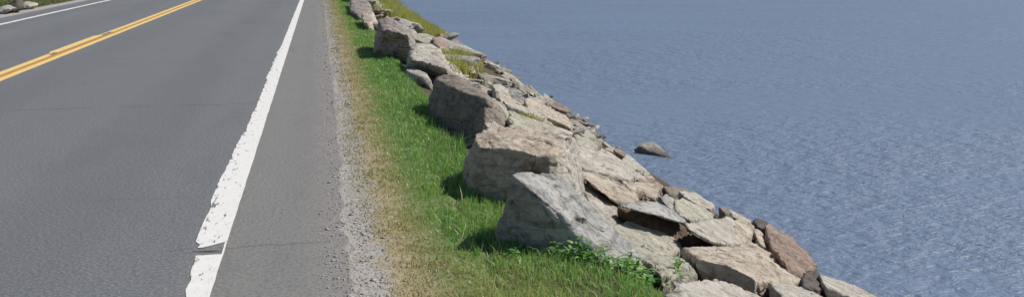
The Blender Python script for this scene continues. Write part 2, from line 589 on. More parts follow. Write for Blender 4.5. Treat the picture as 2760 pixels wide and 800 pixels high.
# ================================================================== ROCKS
def carve(p, nrm, seed, strata, amp, cracks, size):
    """fracture layers, facets and grain pushed into a remeshed rock; p in world metres"""
    s = np.array(strata, float)
    s /= np.linalg.norm(s)
    q = p + seed * 3.17
    warp = fbm(q * 2.2 / max(size, .25), 2, seed)
    tt = (p @ s) * (5.5 / max(size, .3)) + warp * 0.9 + seed * 0.37
    lay = np.floor(tt)
    fr = tt - lay
    off = _hash(lay.astype(np.int64), 0 * lay.astype(np.int64), 0 * lay.astype(np.int64), seed) - 0.5
    side = np.sqrt(np.clip(1 - (nrm @ s) ** 2, 0, 1))
    d = off * 0.050 * size * side
    d -= 0.028 * size * side * np.clip(1 - np.minimum(fr, 1 - fr) / 0.07, 0, 1)
    b = fbm(q * 2.6 / max(size, .25), 2, seed + 5)
    bq = np.round(b * 4) / 4
    d += (0.6 * b + 0.4 * bq) * 0.055 * size
    d -= 0.026 * size * np.clip(1 - np.abs(fbm(q * 3.5 / max(size, .25), 3, seed + 15)) / 0.035, 0, 1)
    d += fbm(q * 13, 3, seed + 9) * 0.030 * size ** 0.5
    d += fbm(q * 36, 2, seed + 13) * 0.011
    d *= amp
    for a, e, wd, dp in cracks:
        a = np.array(a)
        e = np.array(e)
        u = np.clip(((p - a) @ (e - a)) / max(1e-9, (e - a) @ (e - a)), 0, 1)
        dist = np.linalg.norm(p - a - u[:, None] * (e - a)[None, :] + 0.02 * vnoise(p * 18, 3)[:, None], axis=1)
        taper = np.sqrt(np.clip(4 * u * (1 - u), 0.02, 1))
        d -= dp * np.exp(-(dist / (wd * taper + 0.003)) ** 2)
    return p + nrm * d[:, None]


def solid(pts, voxel, seed, strata, amp, mat, cracks=(), smooth=1, size=None, chips=4):
    pts = np.asarray(pts, float)
    bm = bmesh.new()
    for p in pts:
        bm.verts.new(p)
    r = bmesh.ops.convex_hull(bm, input=bm.verts[:])
    bmesh.ops.delete(bm, geom=[x for x in r['geom_interior'] if isinstance(x, bmesh.types.BMVert)], context='VERTS')
    # knock a few corners off, so that flat fracture faces meet in sharp edges
    rc = np.random.default_rng(seed)
    for _ in range(chips):
        nrm_ = rc.normal(0, 1, 3)
        nrm_[2] = abs(nrm_[2]) * 0.7
        nrm_ /= np.linalg.norm(nrm_)
        cc_ = np.array([v.co[:] for v in bm.verts])
        pr = cc_ @ nrm_
        off_ = pr.max() - (pr.max() - pr.min()) * rc.uniform(0.05, 0.12)
        bmesh.ops.bisect_plane(bm, geom=bm.verts[:] + bm.edges[:] + bm.faces[:], plane_co=Vector(nrm_ * off_), plane_no=Vector(nrm_), clear_outer=True)
        bmesh.ops.holes_fill(bm, edges=[e for e in bm.edges if e.is_boundary], sides=0)
    bmesh.ops.recalc_face_normals(bm, faces=bm.faces[:])
    me = bpy.data.meshes.new('tmp')
    bm.to_mesh(me)
    bm.free()
    ob = bpy.data.objects.new('tmp', me)
    COL.objects.link(ob)
    m = ob.modifiers.new('r', 'REMESH')
    m.mode = 'VOXEL'
    m.voxel_size = voxel
    m2 = ob.modifiers.new('s', 'SMOOTH')
    m2.iterations = smooth
    m2.factor = 0.5
    dg = bpy.context.evaluated_depsgraph_get()
    ev = bpy.data.meshes.new_from_object(ob.evaluated_get(dg))
    bpy.data.objects.remove(ob)
    bpy.data.meshes.remove(me)
    nv = len(ev.vertices)
    co = np.zeros(nv * 3, np.float32)
    ev.vertices.foreach_get('co', co)
    nm = np.zeros(nv * 3, np.float32)
    ev.vertices.foreach_get('normal', nm)
    co = co.reshape(-1, 3).astype(float)
    nm = nm.reshape(-1, 3).astype(float)
    if size is None:
        e = co.max(0) - co.min(0)
        size = float(np.sort(e)[1])
    co = carve(co, nm, seed, strata, amp, cracks, min(size, 0.7))
    base = np.array([(co[:, 0].min() + co[:, 0].max()) / 2, (co[:, 1].min() + co[:, 1].max()) / 2, co[:, 2].min()])
    co -= base
    ev.vertices.foreach_set('co', co.astype(np.float32).ravel())
    ev.polygons.foreach_set('use_smooth', np.ones(len(ev.polygons), dtype=bool))
    ev.materials.clear()
    ev.materials.append(mat)
    ev.update()
    return ev, base


ROCKSEED = [11]
HERO_XY = []


def boulder(label, pts, mat, strata=(0.2, 0.1, 1), amp=1.0, cracks=(), cat='boulder', name='boulder', group=None, smooth=1, chips=3):
    """pts in world metres"""
    pts = np.asarray(pts, float)
    ROCKSEED[0] += 1
    cy = pts[:, 1].mean()
    vox = min(0.045, max(0.0075, 0.0015 * cy))
    me, base = solid(pts, vox, ROCKSEED[0], strata, amp, MATS[mat], cracks, smooth, chips=chips)
    me.name = name
    o = link(name, me, base)
    tag(o, label, cat, group)
    HERO_XY.append((pts[:, 0].min(), pts[:, 0].max(), pts[:, 1].min(), pts[:, 1].max(), pts[:, 0].mean(), cy))
    return o


def slab(label, outline, mat, deep=0.20, shrink=0.89, under=(0.04, 0.04), thick=None, **kw):
    """outline: (px, py, height above the bank) of the visible top, plus a body reaching into the bank"""
    ol = np.array(outline, float)
    ol[:, :2] = ol[:, :2].mean(0) + (ol[:, :2] - ol[:, :2].mean(0)) * 0.985
    top = np.array([at_bank(a, b, h) for a, b, h in ol])
    cxy = top[:, :2].mean(0)
    bot = top.copy()
    bot[:, :2] = cxy + (top[:, :2] - cxy) * shrink
    bot[:, :2] += np.array(under)
    bot[:, 2] = bank(bot[:, 0], bot[:, 1]) - deep if thick is None else top[:, 2] - thick
    kw.setdefault('cat', 'rock')
    kw.setdefault('name', 'rock')
    kw.setdefault('amp', 0.6)
    return boulder(label, np.concatenate([top, bot]), mat, **kw)


def Y(*pts):
    return [at_y(a, b, y) for a, b, y in pts]


# ---- hero boulders along the verge
boulder('large grey wedge boulder with shadowed front face, nearest on the grass',
        Y((1335, 668, 5.26), (1347, 610, 5.22), (1465, 692, 5.14), (1545, 680, 5.14), (1384, 472, 5.16), (1398, 468, 5.45), (1492, 466, 5.40), (1545, 508, 5.5),
          (1428, 512, 5.09), (1504, 592, 5.03), (1612, 664, 4.97), (1690, 775, 4.87), (1632, 590, 5.42),
          (1705, 655, 5.28), (1792, 735, 5.10), (1778, 772, 4.95)) +
        [(0.98, 5.55, -0.15), (1.9, 5.45, -0.5), (0.98, 5.25, -0.15), (1.2, 5.15, -0.15), (1.55, 4.98, -0.3), (1.85, 5.0, -0.45)],
        'granite_grey', strata=(0.75, 0.1, 0.75), amp=0.62, smooth=1,
        cracks=[(at_y(1508, 572, 5.10), at_y(1575, 628, 5.08), 0.016, 0.075), (at_y(1592, 585, 5.25), at_y(1608, 612, 5.2), 0.009, 0.04),
                (at_y(1415, 475, 5.3), at_y(1455, 502, 5.22), 0.008, 0.03)])
boulder('big tan boulder with flat pinkish top and dark hollow front, behind the grey wedge',
        Y((1290, 340, 7.1), (1363, 342, 7.2), (1467, 358, 7.25), (1512, 364, 7.15), (1281, 373, 6.7), (1294, 397, 6.40), (1374, 398, 6.24),
          (1446, 416, 6.17), (1488, 426, 6.14), (1520, 392, 6.6), (1250, 440, 6.95), (1262, 505, 6.55), (1345, 548, 6.25), (1480, 560, 6.3),
          (1535, 500, 6.55)) + [(1.0, 7.1, -0.2), (1.9, 7.2, -0.4), (0.95, 6.5, -0.15), (1.75, 6.4, -0.4)],
        'gneiss_tan', strata=(0.12, -0.1, 1), amp=0.8, smooth=1,
        cracks=[(at_y(1395, 455, 6.26), at_y(1478, 468, 6.18), 0.06, 0.14), (at_y(1400, 485, 6.28), at_y(1470, 492, 6.22), 0.08, 0.16),
                (at_y(1300, 432, 6.5), at_y(1360, 440, 6.42), 0.012, 0.03), (at_y(1455, 385, 6.7), at_y(1495, 408, 6.45), 0.010, 0.035)])
boulder('pale upright stone wedged against the right end of the tan boulder',
        Y((1528, 372, 6.95), (1552, 366, 7.0), (1558, 440, 6.6), (1566, 505, 6.45), (1560, 540, 6.2), (1492, 500, 6.05), (1497, 440, 6.2), (1520, 420, 6.25)) +
        [(1.5, 6.7, -0.35), (1.95, 6.7, -0.5), (1.55, 6.1, -0.3)],
        'granite_pale', strata=(1, 0.2, 0.2), amp=0.7)
boulder('dark brown boulder with a pale lichen ridge, third along the verge',
        Y((1172, 212, 10.2), (1208, 192, 10.6), (1240, 222, 9.6), (1300, 243, 9.5), (1314, 268, 8.62), (1350, 282, 9.1), (1364, 300, 9.0), (1368, 350, 8.6),
          (1300, 360, 8.4), (1158, 255, 10.5), (1165, 315, 9.65), (1278, 374, 8.5), (1230, 240, 9.15)) +
        [(1.1, 10.4, -0.25), (2.0, 9.2, -0.5), (1.3, 8.4, -0.3), (1.0, 9.6, -0.2), (1.7, 8.5, -0.4)],
        'gneiss_dark', strata=(0.3, 0.3, 1), amp=0.75,
        cracks=[(at_y(1225, 262, 9.2), at_y(1290, 285, 8.75), 0.05, 0.05), (at_y(1200, 285, 9.4), at_y(1290, 318, 8.6), 0.012, 0.03)])
boulder('grey streaked block leaning on the right side of the dark boulder',
        Y((1318, 258, 9.3), (1358, 282, 9.3), (1364, 350, 8.5), (1300, 352, 8.35), (1304, 305, 8.6), (1370, 300, 9.2)) +
        [(1.5, 9.0, -0.4), (1.9, 9.0, -0.5), (1.5, 8.4, -0.35)],
        'granite_green', strata=(0.8, 0.2, 0.4), amp=0.55)
boulder('dark fluted boulder with a thin pale sliver in its shaded front, far along the verge',
        Y((1003, 138, 15.7), (1010, 46, 16.6), (1045, 46, 17.2), (1085, 68, 16.8), (1112, 86, 16.4), (1118, 120, 15.6), (1095, 146, 15.3), (1055, 144, 15.4),
          (1026, 74, 15.2), (1100, 95, 15.1)) +
        [(0.9, 16.8, -0.15), (1.6, 16.5, -0.3), (1.0, 15.6, -0.15), (1.45, 15.3, -0.2)],
        'granite_mauve', strata=(0.9, 0.5, 0.15), amp=0.9,
        cracks=[(at_y(1040, 90, 15.6), at_y(1042, 145, 15.2), 0.09, 0.12), (at_y(1062, 92, 15.5), at_y(1062, 145, 15.1), 0.05, 0.10), (at_y(1105, 95, 15.6), at_y(1108, 120, 15.5), 0.05, 0.12)])
boulder('pale flat topped boulder with dark undercut, just past the dark brown one',
        Y((1098, 150, 14.0), (1120, 113, 15.0), (1150, 112, 15.2), (1185, 135, 14.4), (1212, 168, 13.2), (1200, 185, 12.6), (1150, 172, 13.0), (1105, 160, 13.4)) +
        [(1.2, 14.6, -0.2), (1.9, 14.2, -0.4), (1.42, 14.0, -0.2), (1.9, 13.5, -0.35)],
        'granite_pale', strata=(0.1, 0.2, 1), amp=1.0,
        cracks=[(at_y(1108, 178, 13.2), at_y(1150, 185, 12.9), 0.06, 0.12)])
boulder('low pale stone bedded in grass under the undercut boulder',
        Y((1092, 186, 13.4), (1115, 180, 13.5), (1152, 198, 12.7), (1140, 206, 12.5), (1105, 196, 13.0)) + [(1.15, 13.3, -0.15), (1.45, 12.5, -0.2), (1.1, 12.9, -0.1)],
        'granite_pale', strata=(0, 0, 1), amp=0.5)
boulder('tan pointed stone between two grey boulders near the far end of the verge',
        Y((972, 36, 23.0), (1005, 30, 23.6), (1008, 50, 21.5), (992, 68, 20.8), (978, 60, 21.3)) + [(1.0, 22.5, -0.15), (1.35, 22.2, -0.2), (1.1, 21.0, -0.15)],
        'gneiss_tan', strata=(0.3, 0.3, 1), amp=0.9)
boulder('mauve grey boulder at the top end of the row, by the frame edge',
        Y((942, 30, 26.2), (945, -8, 31.0), (975, -10, 31.5), (1000, 12, 28.0), (995, 32, 25.5), (965, 45, 23.8)) + [(0.95, 30, -0.15), (1.4, 28, -0.25), (1.0, 25, -0.15), (1.25, 24.2, -0.2)],
        'granite_mauve', strata=(0.4, 0.6, 0.6), amp=1.0)
boulder('grey boulder hidden further behind the row, above the frame edge',
        [(0.95, 33, 0.4), (1.35, 33.5, 0.45), (1.5, 35.5, 0.4), (1.0, 36, 0.35), (0.9, 32.5, -0.2), (1.6, 33, -0.3), (1.6, 36, -0.3), (0.9, 36, -0.2)],
        'granite_grey', amp=1.0)

# ---- the bank, slab by slab (photo pixels, height above the bank)
slab('long pale slab with a dark crack, running to the water beside the pale upright stone',
     [(1532, 392, .25), (1592, 398, .24), (1660, 424, .22), (1708, 448, .20), (1716, 470, .18), (1700, 484, .16), (1640, 470, .18), (1560, 450, .22)], 'granite_pale',
     strata=(0.3, -0.5, 1), cracks=[(at_bank(1545, 424, .24), at_bank(1675, 462, .2), 0.022, 0.06)])
slab('long tan slab with brown shaded front edge, below the cracked pale slab',
     [(1556, 460, .28), (1600, 462, .27), (1670, 490, .25), (1714, 522, .23), (1710, 548, .22), (1650, 546, .24), (1600, 500, .27), (1566, 474, .28)], 'gneiss_tan',
     strata=(0.2, 0.2, 1), amp=0.5, shrink=0.92, under=(0.11, 0.11), thick=0.09, smooth=1)
slab('smooth grey slab overhanging a deep brown hollow, in the middle of the bank',
     [(1655, 552, .30), (1712, 540, .30), (1770, 540, .28), (1800, 556, .27), (1836, 588, .26), (1838, 600, .26), (1788, 584, .29), (1710, 558, .30)], 'granite_grey',
     strata=(0.2, 0.2, 1), amp=0.35, shrink=0.9, under=(0.14, 0.16), thick=0.07, smooth=1)
slab('broad pale grey slab with clean lower edge, right of the brown hollow',
     [(1842, 600, .27), (1908, 596, .25), (1970, 582, .22), (1984, 604, .22), (1995, 655, .22), (1950, 657, .23), (1912, 650, .24), (1858, 630, .27)], 'granite_pale',
     strata=(0.2, 0.1, 1), amp=0.35, under=(0.10, 0.10), thick=0.10, smooth=1)
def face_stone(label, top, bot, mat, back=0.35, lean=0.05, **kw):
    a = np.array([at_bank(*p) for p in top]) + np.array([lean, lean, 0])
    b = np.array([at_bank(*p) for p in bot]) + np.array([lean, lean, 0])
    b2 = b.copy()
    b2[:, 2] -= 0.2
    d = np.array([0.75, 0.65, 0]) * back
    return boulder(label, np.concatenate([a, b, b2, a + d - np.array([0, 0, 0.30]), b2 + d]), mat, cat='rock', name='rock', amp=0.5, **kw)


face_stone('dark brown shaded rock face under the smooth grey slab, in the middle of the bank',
           [(1650, 562, .21), (1712, 572, .21), (1788, 598, .20), (1834, 612, .17)], [(1662, 585, .12), (1712, 605, .09), (1780, 620, .07), (1832, 676, .05)], 'rock_brown_shade', chips=0)
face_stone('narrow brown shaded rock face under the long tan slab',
           [(1568, 486, .19), (1600, 514, .18), (1648, 558, .15)], [(1570, 500, .14), (1600, 530, .12), (1650, 570, .10)], 'rock_brown_shade', chips=0)
face_stone('added brown stone standing for the shadow under the lower edge of the broad pale slab',
           [(1850, 634, .16), (1880, 651, .15), (1916, 663, .14)], [(1846, 668, .08), (1880, 672, .07), (1920, 672, .06)], 'rock_brown_shade', chips=0)  # dark stone added in place of the slab's shadow
slab('grey streaked block behind the broad pale slab',
     [(1815, 532, .25), (1850, 532, .25), (1905, 556, .23), (1925, 572, .21), (1925, 592, .18), (1860, 592, .20), (1822, 572, .22)], 'granite_green', strata=(0.9, 0.2, 0.2), amp=0.6)
slab('rounded brown end stone right of the broad pale slab',
     [(1968, 590, .22), (2008, 590, .20), (2028, 608, .18), (2027, 635, .17), (1998, 658, .2), (1985, 630, .24)], 'gneiss_tan', amp=0.6)
slab('thin pale slab edged by a dark gap at the waterline, behind the streaked block',
     [(1828, 514, .18), (1866, 514, .16), (1900, 534, .14), (1928, 556, .13), (1915, 562, .15), (1860, 542, .18)], 'granite_pale', strata=(0.1, 0.3, 1), amp=0.6)
slab('dark brown wet stone lying at the waterline beyond the thin pale slab',
     [(1788, 502, .12), (1820, 500, .10), (1862, 508, .06), (1858, 520, .08), (1800, 520, .13)], 'gneiss_dark', amp=0.7)
slab('tan lumpy stone between the long tan slab and the water',
     [(1672, 486, .22), (1730, 490, .18), (1785, 510, .18), (1786, 530, .20), (1730, 530, .20), (1705, 512, .22)], 'gneiss_tan', amp=1.0)
slab('thin flat mauve slab at the waterline, left of the dark wet stone',
     [(1705, 474, .14), (1745, 474, .12), (1790, 498, .10), (1785, 508, .12), (1730, 492, .15)], 'rock_red', amp=0.7)
slab('mottled grey stone wedged between the overhanging slab and streaked block',
     [(1766, 528, .22), (1800, 520, .22), (1818, 535, .22), (1824, 575, .22), (1800, 560, .21)], 'granite_grey', amp=0.8)
slab('pale pointed stone between the wedge boulder and the long tan slab',
     [(1560, 482, .20), (1590, 500, .19), (1650, 552, .17), (1692, 586, .14), (1690, 600, .13), (1630, 592, .16), (1586, 545, .20)], 'granite_pale', strata=(0.4, -0.3, 1), amp=0.8)
slab('low broad whitish slab just behind the grey wedge boulder',
     [(1640, 612, .16), (1690, 597, .15), (1768, 600, .13), (1800, 640, .11), (1838, 668, .10), (1800, 690, .12), (1740, 690, .15), (1690, 655, .16)], 'granite_green',
     strata=(0.3, -0.4, 1), amp=0.55)
slab('rounded grey stone under the low whitish slab, beside the leafy weeds',
     [(1700, 668, .12), (1800, 686, .14), (1850, 694, .15), (1900, 706, .14), (1905, 740, .11), (1850, 748, .10), (1780, 742, .08), (1735, 702, .10)], 'granite_green',
     strata=(0.2, -0.3, 1), amp=0.9)
slab('large layered tan rock with a diagonal crack, lower right of the bank',
     [(1838, 668, .18), (1915, 662, .19), (1990, 664, .20), (2040, 655, .18), (2090, 690, .16), (2162, 752, .14), (2150, 768, .14), (2080, 764, .16), (2000, 756, .18), (1930, 735, .18), (1880, 700, .19)],
     'gneiss_tan', strata=(0.25, -0.35, 1), amp=0.75, cracks=[(at_bank(1968, 678, .2), at_bank(2015, 720, .18), 0.014, 0.06), (at_bank(1975, 730, .2), at_bank(2060, 752, .18), 0.016, 0.05), (at_bank(2040, 680, .2), at_bank(2075, 705, .18), 0.010, 0.04)])
slab('brown stone wedged between layered tan rock and the reddish waterline rock',
     [(2030, 612, .18), (2055, 630, .14), (2085, 672, .12), (2120, 712, .10), (2095, 695, .14), (2045, 655, .18)], 'gneiss_tan', amp=0.9)
slab('smooth rounded pale slab at the bottom edge of the bank, right of the weeds',
     [(1786, 795, .18), (1830, 758, .22), (1880, 748, .23), (1950, 756, .22), (2020, 778, .20), (2080, 810, .18), (2090, 860, .18), (1960, 880, .22), (1840, 850, .22)], 'granite_pale',
     strata=(0.2, -0.2, 1), amp=0.55)
slab('long pale ridge slab running off the bottom edge, beside the rounded pale slab',
     [(2055, 748, .21), (2100, 762, .20), (2165, 768, .16), (2240, 802, .14), (2330, 860, .12), (2300, 890, .12), (2180, 850, .18), (2110, 802, .22)], 'granite_pale',
     strata=(0.2, -0.2, 1), amp=0.55)
slab('reddish brown rock lying along the waterline, rightmost of the red ones',
     [(2062, 606, .20), (2088, 606, .14), (2128, 648, .14), (2166, 670, .14), (2200, 712, .12), (2188, 732, .14), (2158, 750, .18), (2124, 716, .22), (2080, 668, .24)], 'rock_red',
     strata=(0.5, -0.5, 0.6), amp=1.0)
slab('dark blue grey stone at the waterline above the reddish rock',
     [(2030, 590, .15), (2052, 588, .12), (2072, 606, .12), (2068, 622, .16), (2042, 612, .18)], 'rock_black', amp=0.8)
slab('thin pale slabby stone at the waterline, left of the blue grey stone',
     [(1934, 556, .14), (1985, 566, .10), (2030, 592, .10), (2022, 600, .14), (1965, 578, .17)], 'granite_pale', amp=0.6, strata=(0.1, 0.3, 1))
slab('small dark brown stone on the edge of the thin slabby stone',
     [(1935, 553, .22), (1958, 556, .20), (1975, 572, .20), (1950, 574, .22)], 'gneiss_dark', amp=0.7)
slab('black stone at the foot of the reddish waterline rock',
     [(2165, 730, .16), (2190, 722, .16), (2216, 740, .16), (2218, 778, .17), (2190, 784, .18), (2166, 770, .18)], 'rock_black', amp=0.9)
slab('long pale tapering slab entering the water at the bottom edge',
     [(2200, 718, .18), (2232, 734, .14), (2286, 756, .12), (2376, 798, .10), (2470, 850, .08), (2440, 880, .10), (2320, 820, .18), (2222, 768, .22)], 'granite_pale',
     strata=(0.2, 0.2, 1), amp=0.5)
# streaked ledges between the tan boulder and the dark boulder
slab('pale green streaked ledge behind the flat top of the tan boulder',
     [(1366, 300, .34), (1420, 306, .30), (1470, 328, .27), (1500, 348, .25), (1490, 362, .27), (1440, 358, .31), (1375, 354, .36)], 'granite_green', strata=(0.4, -0.6, 0.8), amp=0.9)
slab('long thin cream ledge running down right from the dark boulder',
     [(1350, 268, .27), (1385, 276, .25), (1440, 300, .22), (1476, 318, .20), (1468, 326, .22), (1420, 306, .25), (1372, 288, .28)], 'granite_pale', strata=(0.3, -0.6, 0.8), amp=0.8)
slab('cream layered ledge along the waterline, behind the thin cream ledge',
     [(1405, 258, .22), (1450, 278, .16), (1500, 300, .13), (1545, 330, .12), (1540, 346, .15), (1480, 318, .19), (1420, 286, .23)], 'gneiss_tan', strata=(0.3, -0.6, 0.8), amp=0.9)
slab('white flat stone with dark gap beneath, mid bank above the cream ledges',
     [(1322, 226, .27), (1345, 222, .26), (1372, 240, .24), (1370, 252, .25), (1335, 246, .28)], 'granite_pale', amp=0.6)
slab('flat brownish stone below the white flat stone',
     [(1338, 258, .22), (1366, 256, .22), (1395, 272, .2), (1386, 280, .21), (1350, 270, .22)], 'gneiss_tan', amp=0.7)
slab('dark brown stone at the waterline near the white flat stone',
     [(1288, 200, .20), (1305, 194, .17), (1332, 206, .14), (1326, 222, .17), (1300, 218, .22)], 'gneiss_dark', amp=0.8)
slab('small dark stone jutting into the water above the cream ledges',
     [(1372, 208, .14), (1390, 206, .10), (1402, 218, .08), (1385, 226, .14)], 'gneiss_dark', amp=0.8)
slab('pointed red brown stone jutting into the lake far along the bank',
     [(1262, 152, .18), (1282, 146, .12), (1302, 156, .06), (1290, 166, .14), (1268, 168, .2)], 'rock_red', amp=0.8)
slab('rounded red brown rock high on the far bank',
     [(1160, 102, .30), (1185, 96, .28), (1215, 112, .22), (1205, 128, .26), (1172, 122, .30)], 'rock_red', amp=0.8)
slab('dark red stone at the far waterline above the rounded red one',
     [(1180, 88, .22), (1205, 84, .14), (1226, 98, .10), (1212, 108, .18), (1190, 102, .25)], 'rock_red', amp=0.8)
slab('small dark stone at the waterline right of the long cream ledges',
     [(1582, 370, .16), (1602, 368, .12), (1622, 388, .10), (1615, 400, .14), (1592, 388, .2)], 'gneiss_dark', amp=0.7)
slab('yellowish stone at the waterline left of the small dark one',
     [(1555, 352, .18), (1590, 348, .10), (1612, 362, .08), (1600, 372, .14), (1570, 368, .2)], 'granite_green', amp=0.8)
slab('grey mossy stone between the ledges and the cracked pale slab',
     [(1548, 362, .26), (1585, 372, .24), (1612, 396, .20), (1600, 404, .22), (1556, 396, .28)], 'granite_green', amp=0.9)

# stone standing alone in the lake
p0 = at_z(1706, 404, WATER_Z)
isl = [at_z(1706, 404, WATER_Z - 0.02), at_z(1732, 418, WATER_Z - 0.02), at_z(1790, 424, WATER_Z - 0.03), at_z(1828, 436, WATER_Z - 0.03)]
cen = at_z(1765, 412, WATER_Z)
isl += [cen + np.array([-0.22, 0.05, 0.09]), cen + np.array([-0.10, 0.12, 0.135]), cen + np.array([0.02, 0.06, 0.12]), cen + np.array([0.10, -0.02, 0.06]), cen + np.array([0.2, 0.2, -0.02]),
        cen + np.array([-0.2, 0.3, -0.02]), cen + np.array([0, 0, -0.35]), cen + np.array([0.15, 0.1, -0.35]), cen + np.array([-0.2, 0.15, -0.35])]
boulder('lone low brown rock standing in the lake off the bank', isl, 'granite_green', amp=0.7, cat='rock', name='rock')

# far verge, top left corner
boulder('left pale flat stone in the grass across the road', Y((6, 22, 28.6), (14, 14, 29.4), (40, 13, 29.6), (49, 20, 28.8), (30, 25, 28.2)) + [(-9.2, 29, -0.2), (-8.8, 28.6, -0.2), (-9.3, 28.6, -0.2)],
        'granite_pale', amp=0.6, cat='rock', name='rock')
boulder('right pale flat stone in the grass across the road', Y((62, 10, 30.8), (72, 4, 31.6), (98, 6, 31.8), (108, 12, 31.0), (85, 15, 30.4)) + [(-9.2, 31, -0.2), (-8.7, 30.9, -0.2), (-9.0, 30.5, -0.2)],
        'granite_pale', amp=0.6, cat='rock', name='rock')
boulder('dark upright stone between two pale flat stones across the road', Y((44, 24, 28.6), (46, -6, 29.6), (56, -12, 30.2), (64, 0, 30.0), (66, 22, 29.0)) + [(-9.1, 29.8, -0.2), (-8.85, 30.0, -0.2), (-8.8, 28.9, -0.2)],
        'rock_black', amp=0.7, cat='rock', name='rock')

# ---- filler stones on the bank (copies of a few shapes)
SHAPES = {}
for mat in ('granite_grey', 'granite_pale', 'gneiss_tan', 'granite_green', 'rock_red', 'gneiss_dark'):
    SHAPES[mat] = []
    for k in range(3):
        r_ = np.random.default_rng(100 + k + 10 * len(SHAPES))
        pts = r_.uniform(-1, 1, (12, 3)) * np.array([0.5, 0.36, 0.20])
        sg = np.array([[a, b, cc] for a in (-1, 1) for b in (-1, 1) for cc in (-1, 1)], float)
        pts = np.concatenate([pts * 1.15, sg * np.array([0.42, 0.28, 0.14]) * r_.uniform(0.7, 1.1, (8, 3))])
        me, base = solid(pts, 0.026, 300 + k + 7 * len(SHAPES), (0.1, 0.2, 1), 0.9, MATS[mat], (), 2)
        me.name = 'stone'
        SHAPES[mat].append(me)

LOOK = {'granite_grey': 'grey', 'granite_pale': 'cream', 'gneiss_tan': 'tan', 'granite_green': 'greenish grey', 'rock_red': 'reddish brown', 'gneiss_dark': 'dark brown'}
ZONES = {
    'near': ('small angular %s stone filling a gap between the big slabs on the near bank', 'small %s stones in the gaps of the near bank'),
    'mid': ('flat broken %s stone packed on the slope between the dark boulder and the water', 'flat broken %s stones on the middle slope'),
    'far': ('small broken %s stone on the distant slope beyond the pale flat topped boulder', 'broken %s stones on the distant slope'),
    'front': ('broken %s rock on the nearest bank, below the picture edge', 'broken %s rocks on the bank below the picture'),
    'red': ('small %s stone at the distant waterline', '%s stones at the distant waterline'),
}


def stone(x, y, zone, mat, size, lift):
    me = random.choice(SHAPES[mat])
    o = link('stone', me)
    sc = size / 0.95
    o.scale = (sc * random.uniform(1.0, 1.5), sc * random.uniform(0.8, 1.2), sc * random.uniform(0.5, 0.95))
    o.rotation_euler = (random.uniform(-.2, .2), 0.33 + random.uniform(-.25, .25), random.choice((-0.5, -0.8, 2.4, -1.1)) + random.uniform(-.4, .4))
    o.location = (x, y, float(bank(np.array(x), np.array(y))) + lift - 0.26 * sc * 0.8)
    tag(o, ZONES[zone][0] % LOOK[mat], 'stone', ZONES[zone][1] % LOOK[mat])


placed = []


def try_place(x, y, r):
    for a, b, q in placed:
        if (a - x) ** 2 + ((b - y)) ** 2 < ((q + r) * 0.62) ** 2:
            return False
    placed.append((x, y, r))
    return True


rr = random.Random(5)
k = 0
for _ in range(2600):
    y = rr.uniform(4.0, 9.0)
    x = rr.uniform(1.25, 3.9)
    s = rr.uniform(0.13, 0.30)
    if x < crest(y) + 0.2:
        continue
    vv = np.array([x, y, float(bank(np.array(x), np.array(y)))]) - EYE
    qx, qy = 1380 + F * (vv @ RT) / (vv @ FW), 400 - F * (vv @ UP) / (vv @ FW)
    if 1560 < qx < 1880 and 530 < qy < 700:      # the brown hollow under the overhanging slab is open
        continue
    if k < 38 and try_place(x, y, s / 2):
        m_ = rr.choice(['granite_pale', 'granite_grey', 'gneiss_tan', 'granite_green'])
        stone(x, y, 'near', m_, s * 0.8, 0.03)
        k += 1
k = 0
for _ in range(4000):
    y = rr.uniform(9.0, 17.0)
    x = rr.uniform(1.5, 3.75)
    s = rr.uniform(0.22, 0.50)
    if k < 95 and try_place(x, y, s / 2):
        m_ = rr.choice(['granite_pale', 'granite_pale', 'granite_grey', 'gneiss_tan', 'granite_green', 'rock_red' if x > 3.7 else 'granite_pale'])
        stone(x, y, 'mid', m_, s, rr.uniform(0.06, 0.15) if x < 3.2 else 0.04)
        k += 1
k = 0
for _ in range(5000):
    y = rr.uniform(17.0, 58.0)
    x = rr.uniform(1.4, 3.65)
    s = rr.uniform(0.35, 0.85)
    if k < 92 and try_place(x, y, s / 2):
        if x > 3.3 and rr.random() < 0.65:
            stone(x, y, 'red', 'rock_red', s * 0.8, rr.uniform(0.06, 0.18))
        else:
            m_ = rr.choice(['granite_pale', 'granite_grey', 'gneiss_tan', 'granite_green'])
            stone(x, y, 'far', m_, s, rr.uniform(0.08, 0.2))
        k += 1


# a row of stones along the waterline of the middle bank
ZONES['shore'] = ('small wet %s stone on the waterline beyond the lone lake rock', 'wet %s stones on the waterline')
yw = 11.6
for q in range(38):
    x = rr.uniform(3.72, 4.08) if yw > 14.0 else rr.uniform(3.55, 3.72)
    s = rr.uniform(0.24, 0.42) if yw > 14.0 else rr.uniform(0.18, 0.26)
    stone(x, yw, 'shore', rr.choice(['gneiss_tan', 'rock_red', 'granite_green', 'granite_pale', 'gneiss_dark']), s, rr.uniform(0.05, 0.10))
    yw += rr.uniform(0.20, 0.34) * (1 + 0.035 * (yw - 10))

# the same riprap goes on towards the viewer, below the picture
k = 0
for _ in range(4000):
    y = rr.uniform(-1.5, 6.3)
    s = rr.uniform(0.5, 0.75)
    x = rr.uniform(1.3 + s * 0.4, 4.0)
    if x < crest(y) + 0.25:
        continue
    vv = np.array([x, y, float(bank(np.array(x), np.array(y))) + 0.28]) - EYE
    dd = vv @ FW
    if dd > 0.5:
        qx, qy = 1380 + F * (vv @ RT) / dd, 400 - F * (vv @ UP) / dd
        if qy < 800 + F * 0.36 * s / dd + 40:
            continue
    if k < 34 and try_place(x, y, s / 2):
        stone(x, y, 'front', rr.choice(['granite_pale', 'granite_grey', 'gneiss_tan', 'granite_green']), s, rr.uniform(0.14, 0.24))
        k += 1


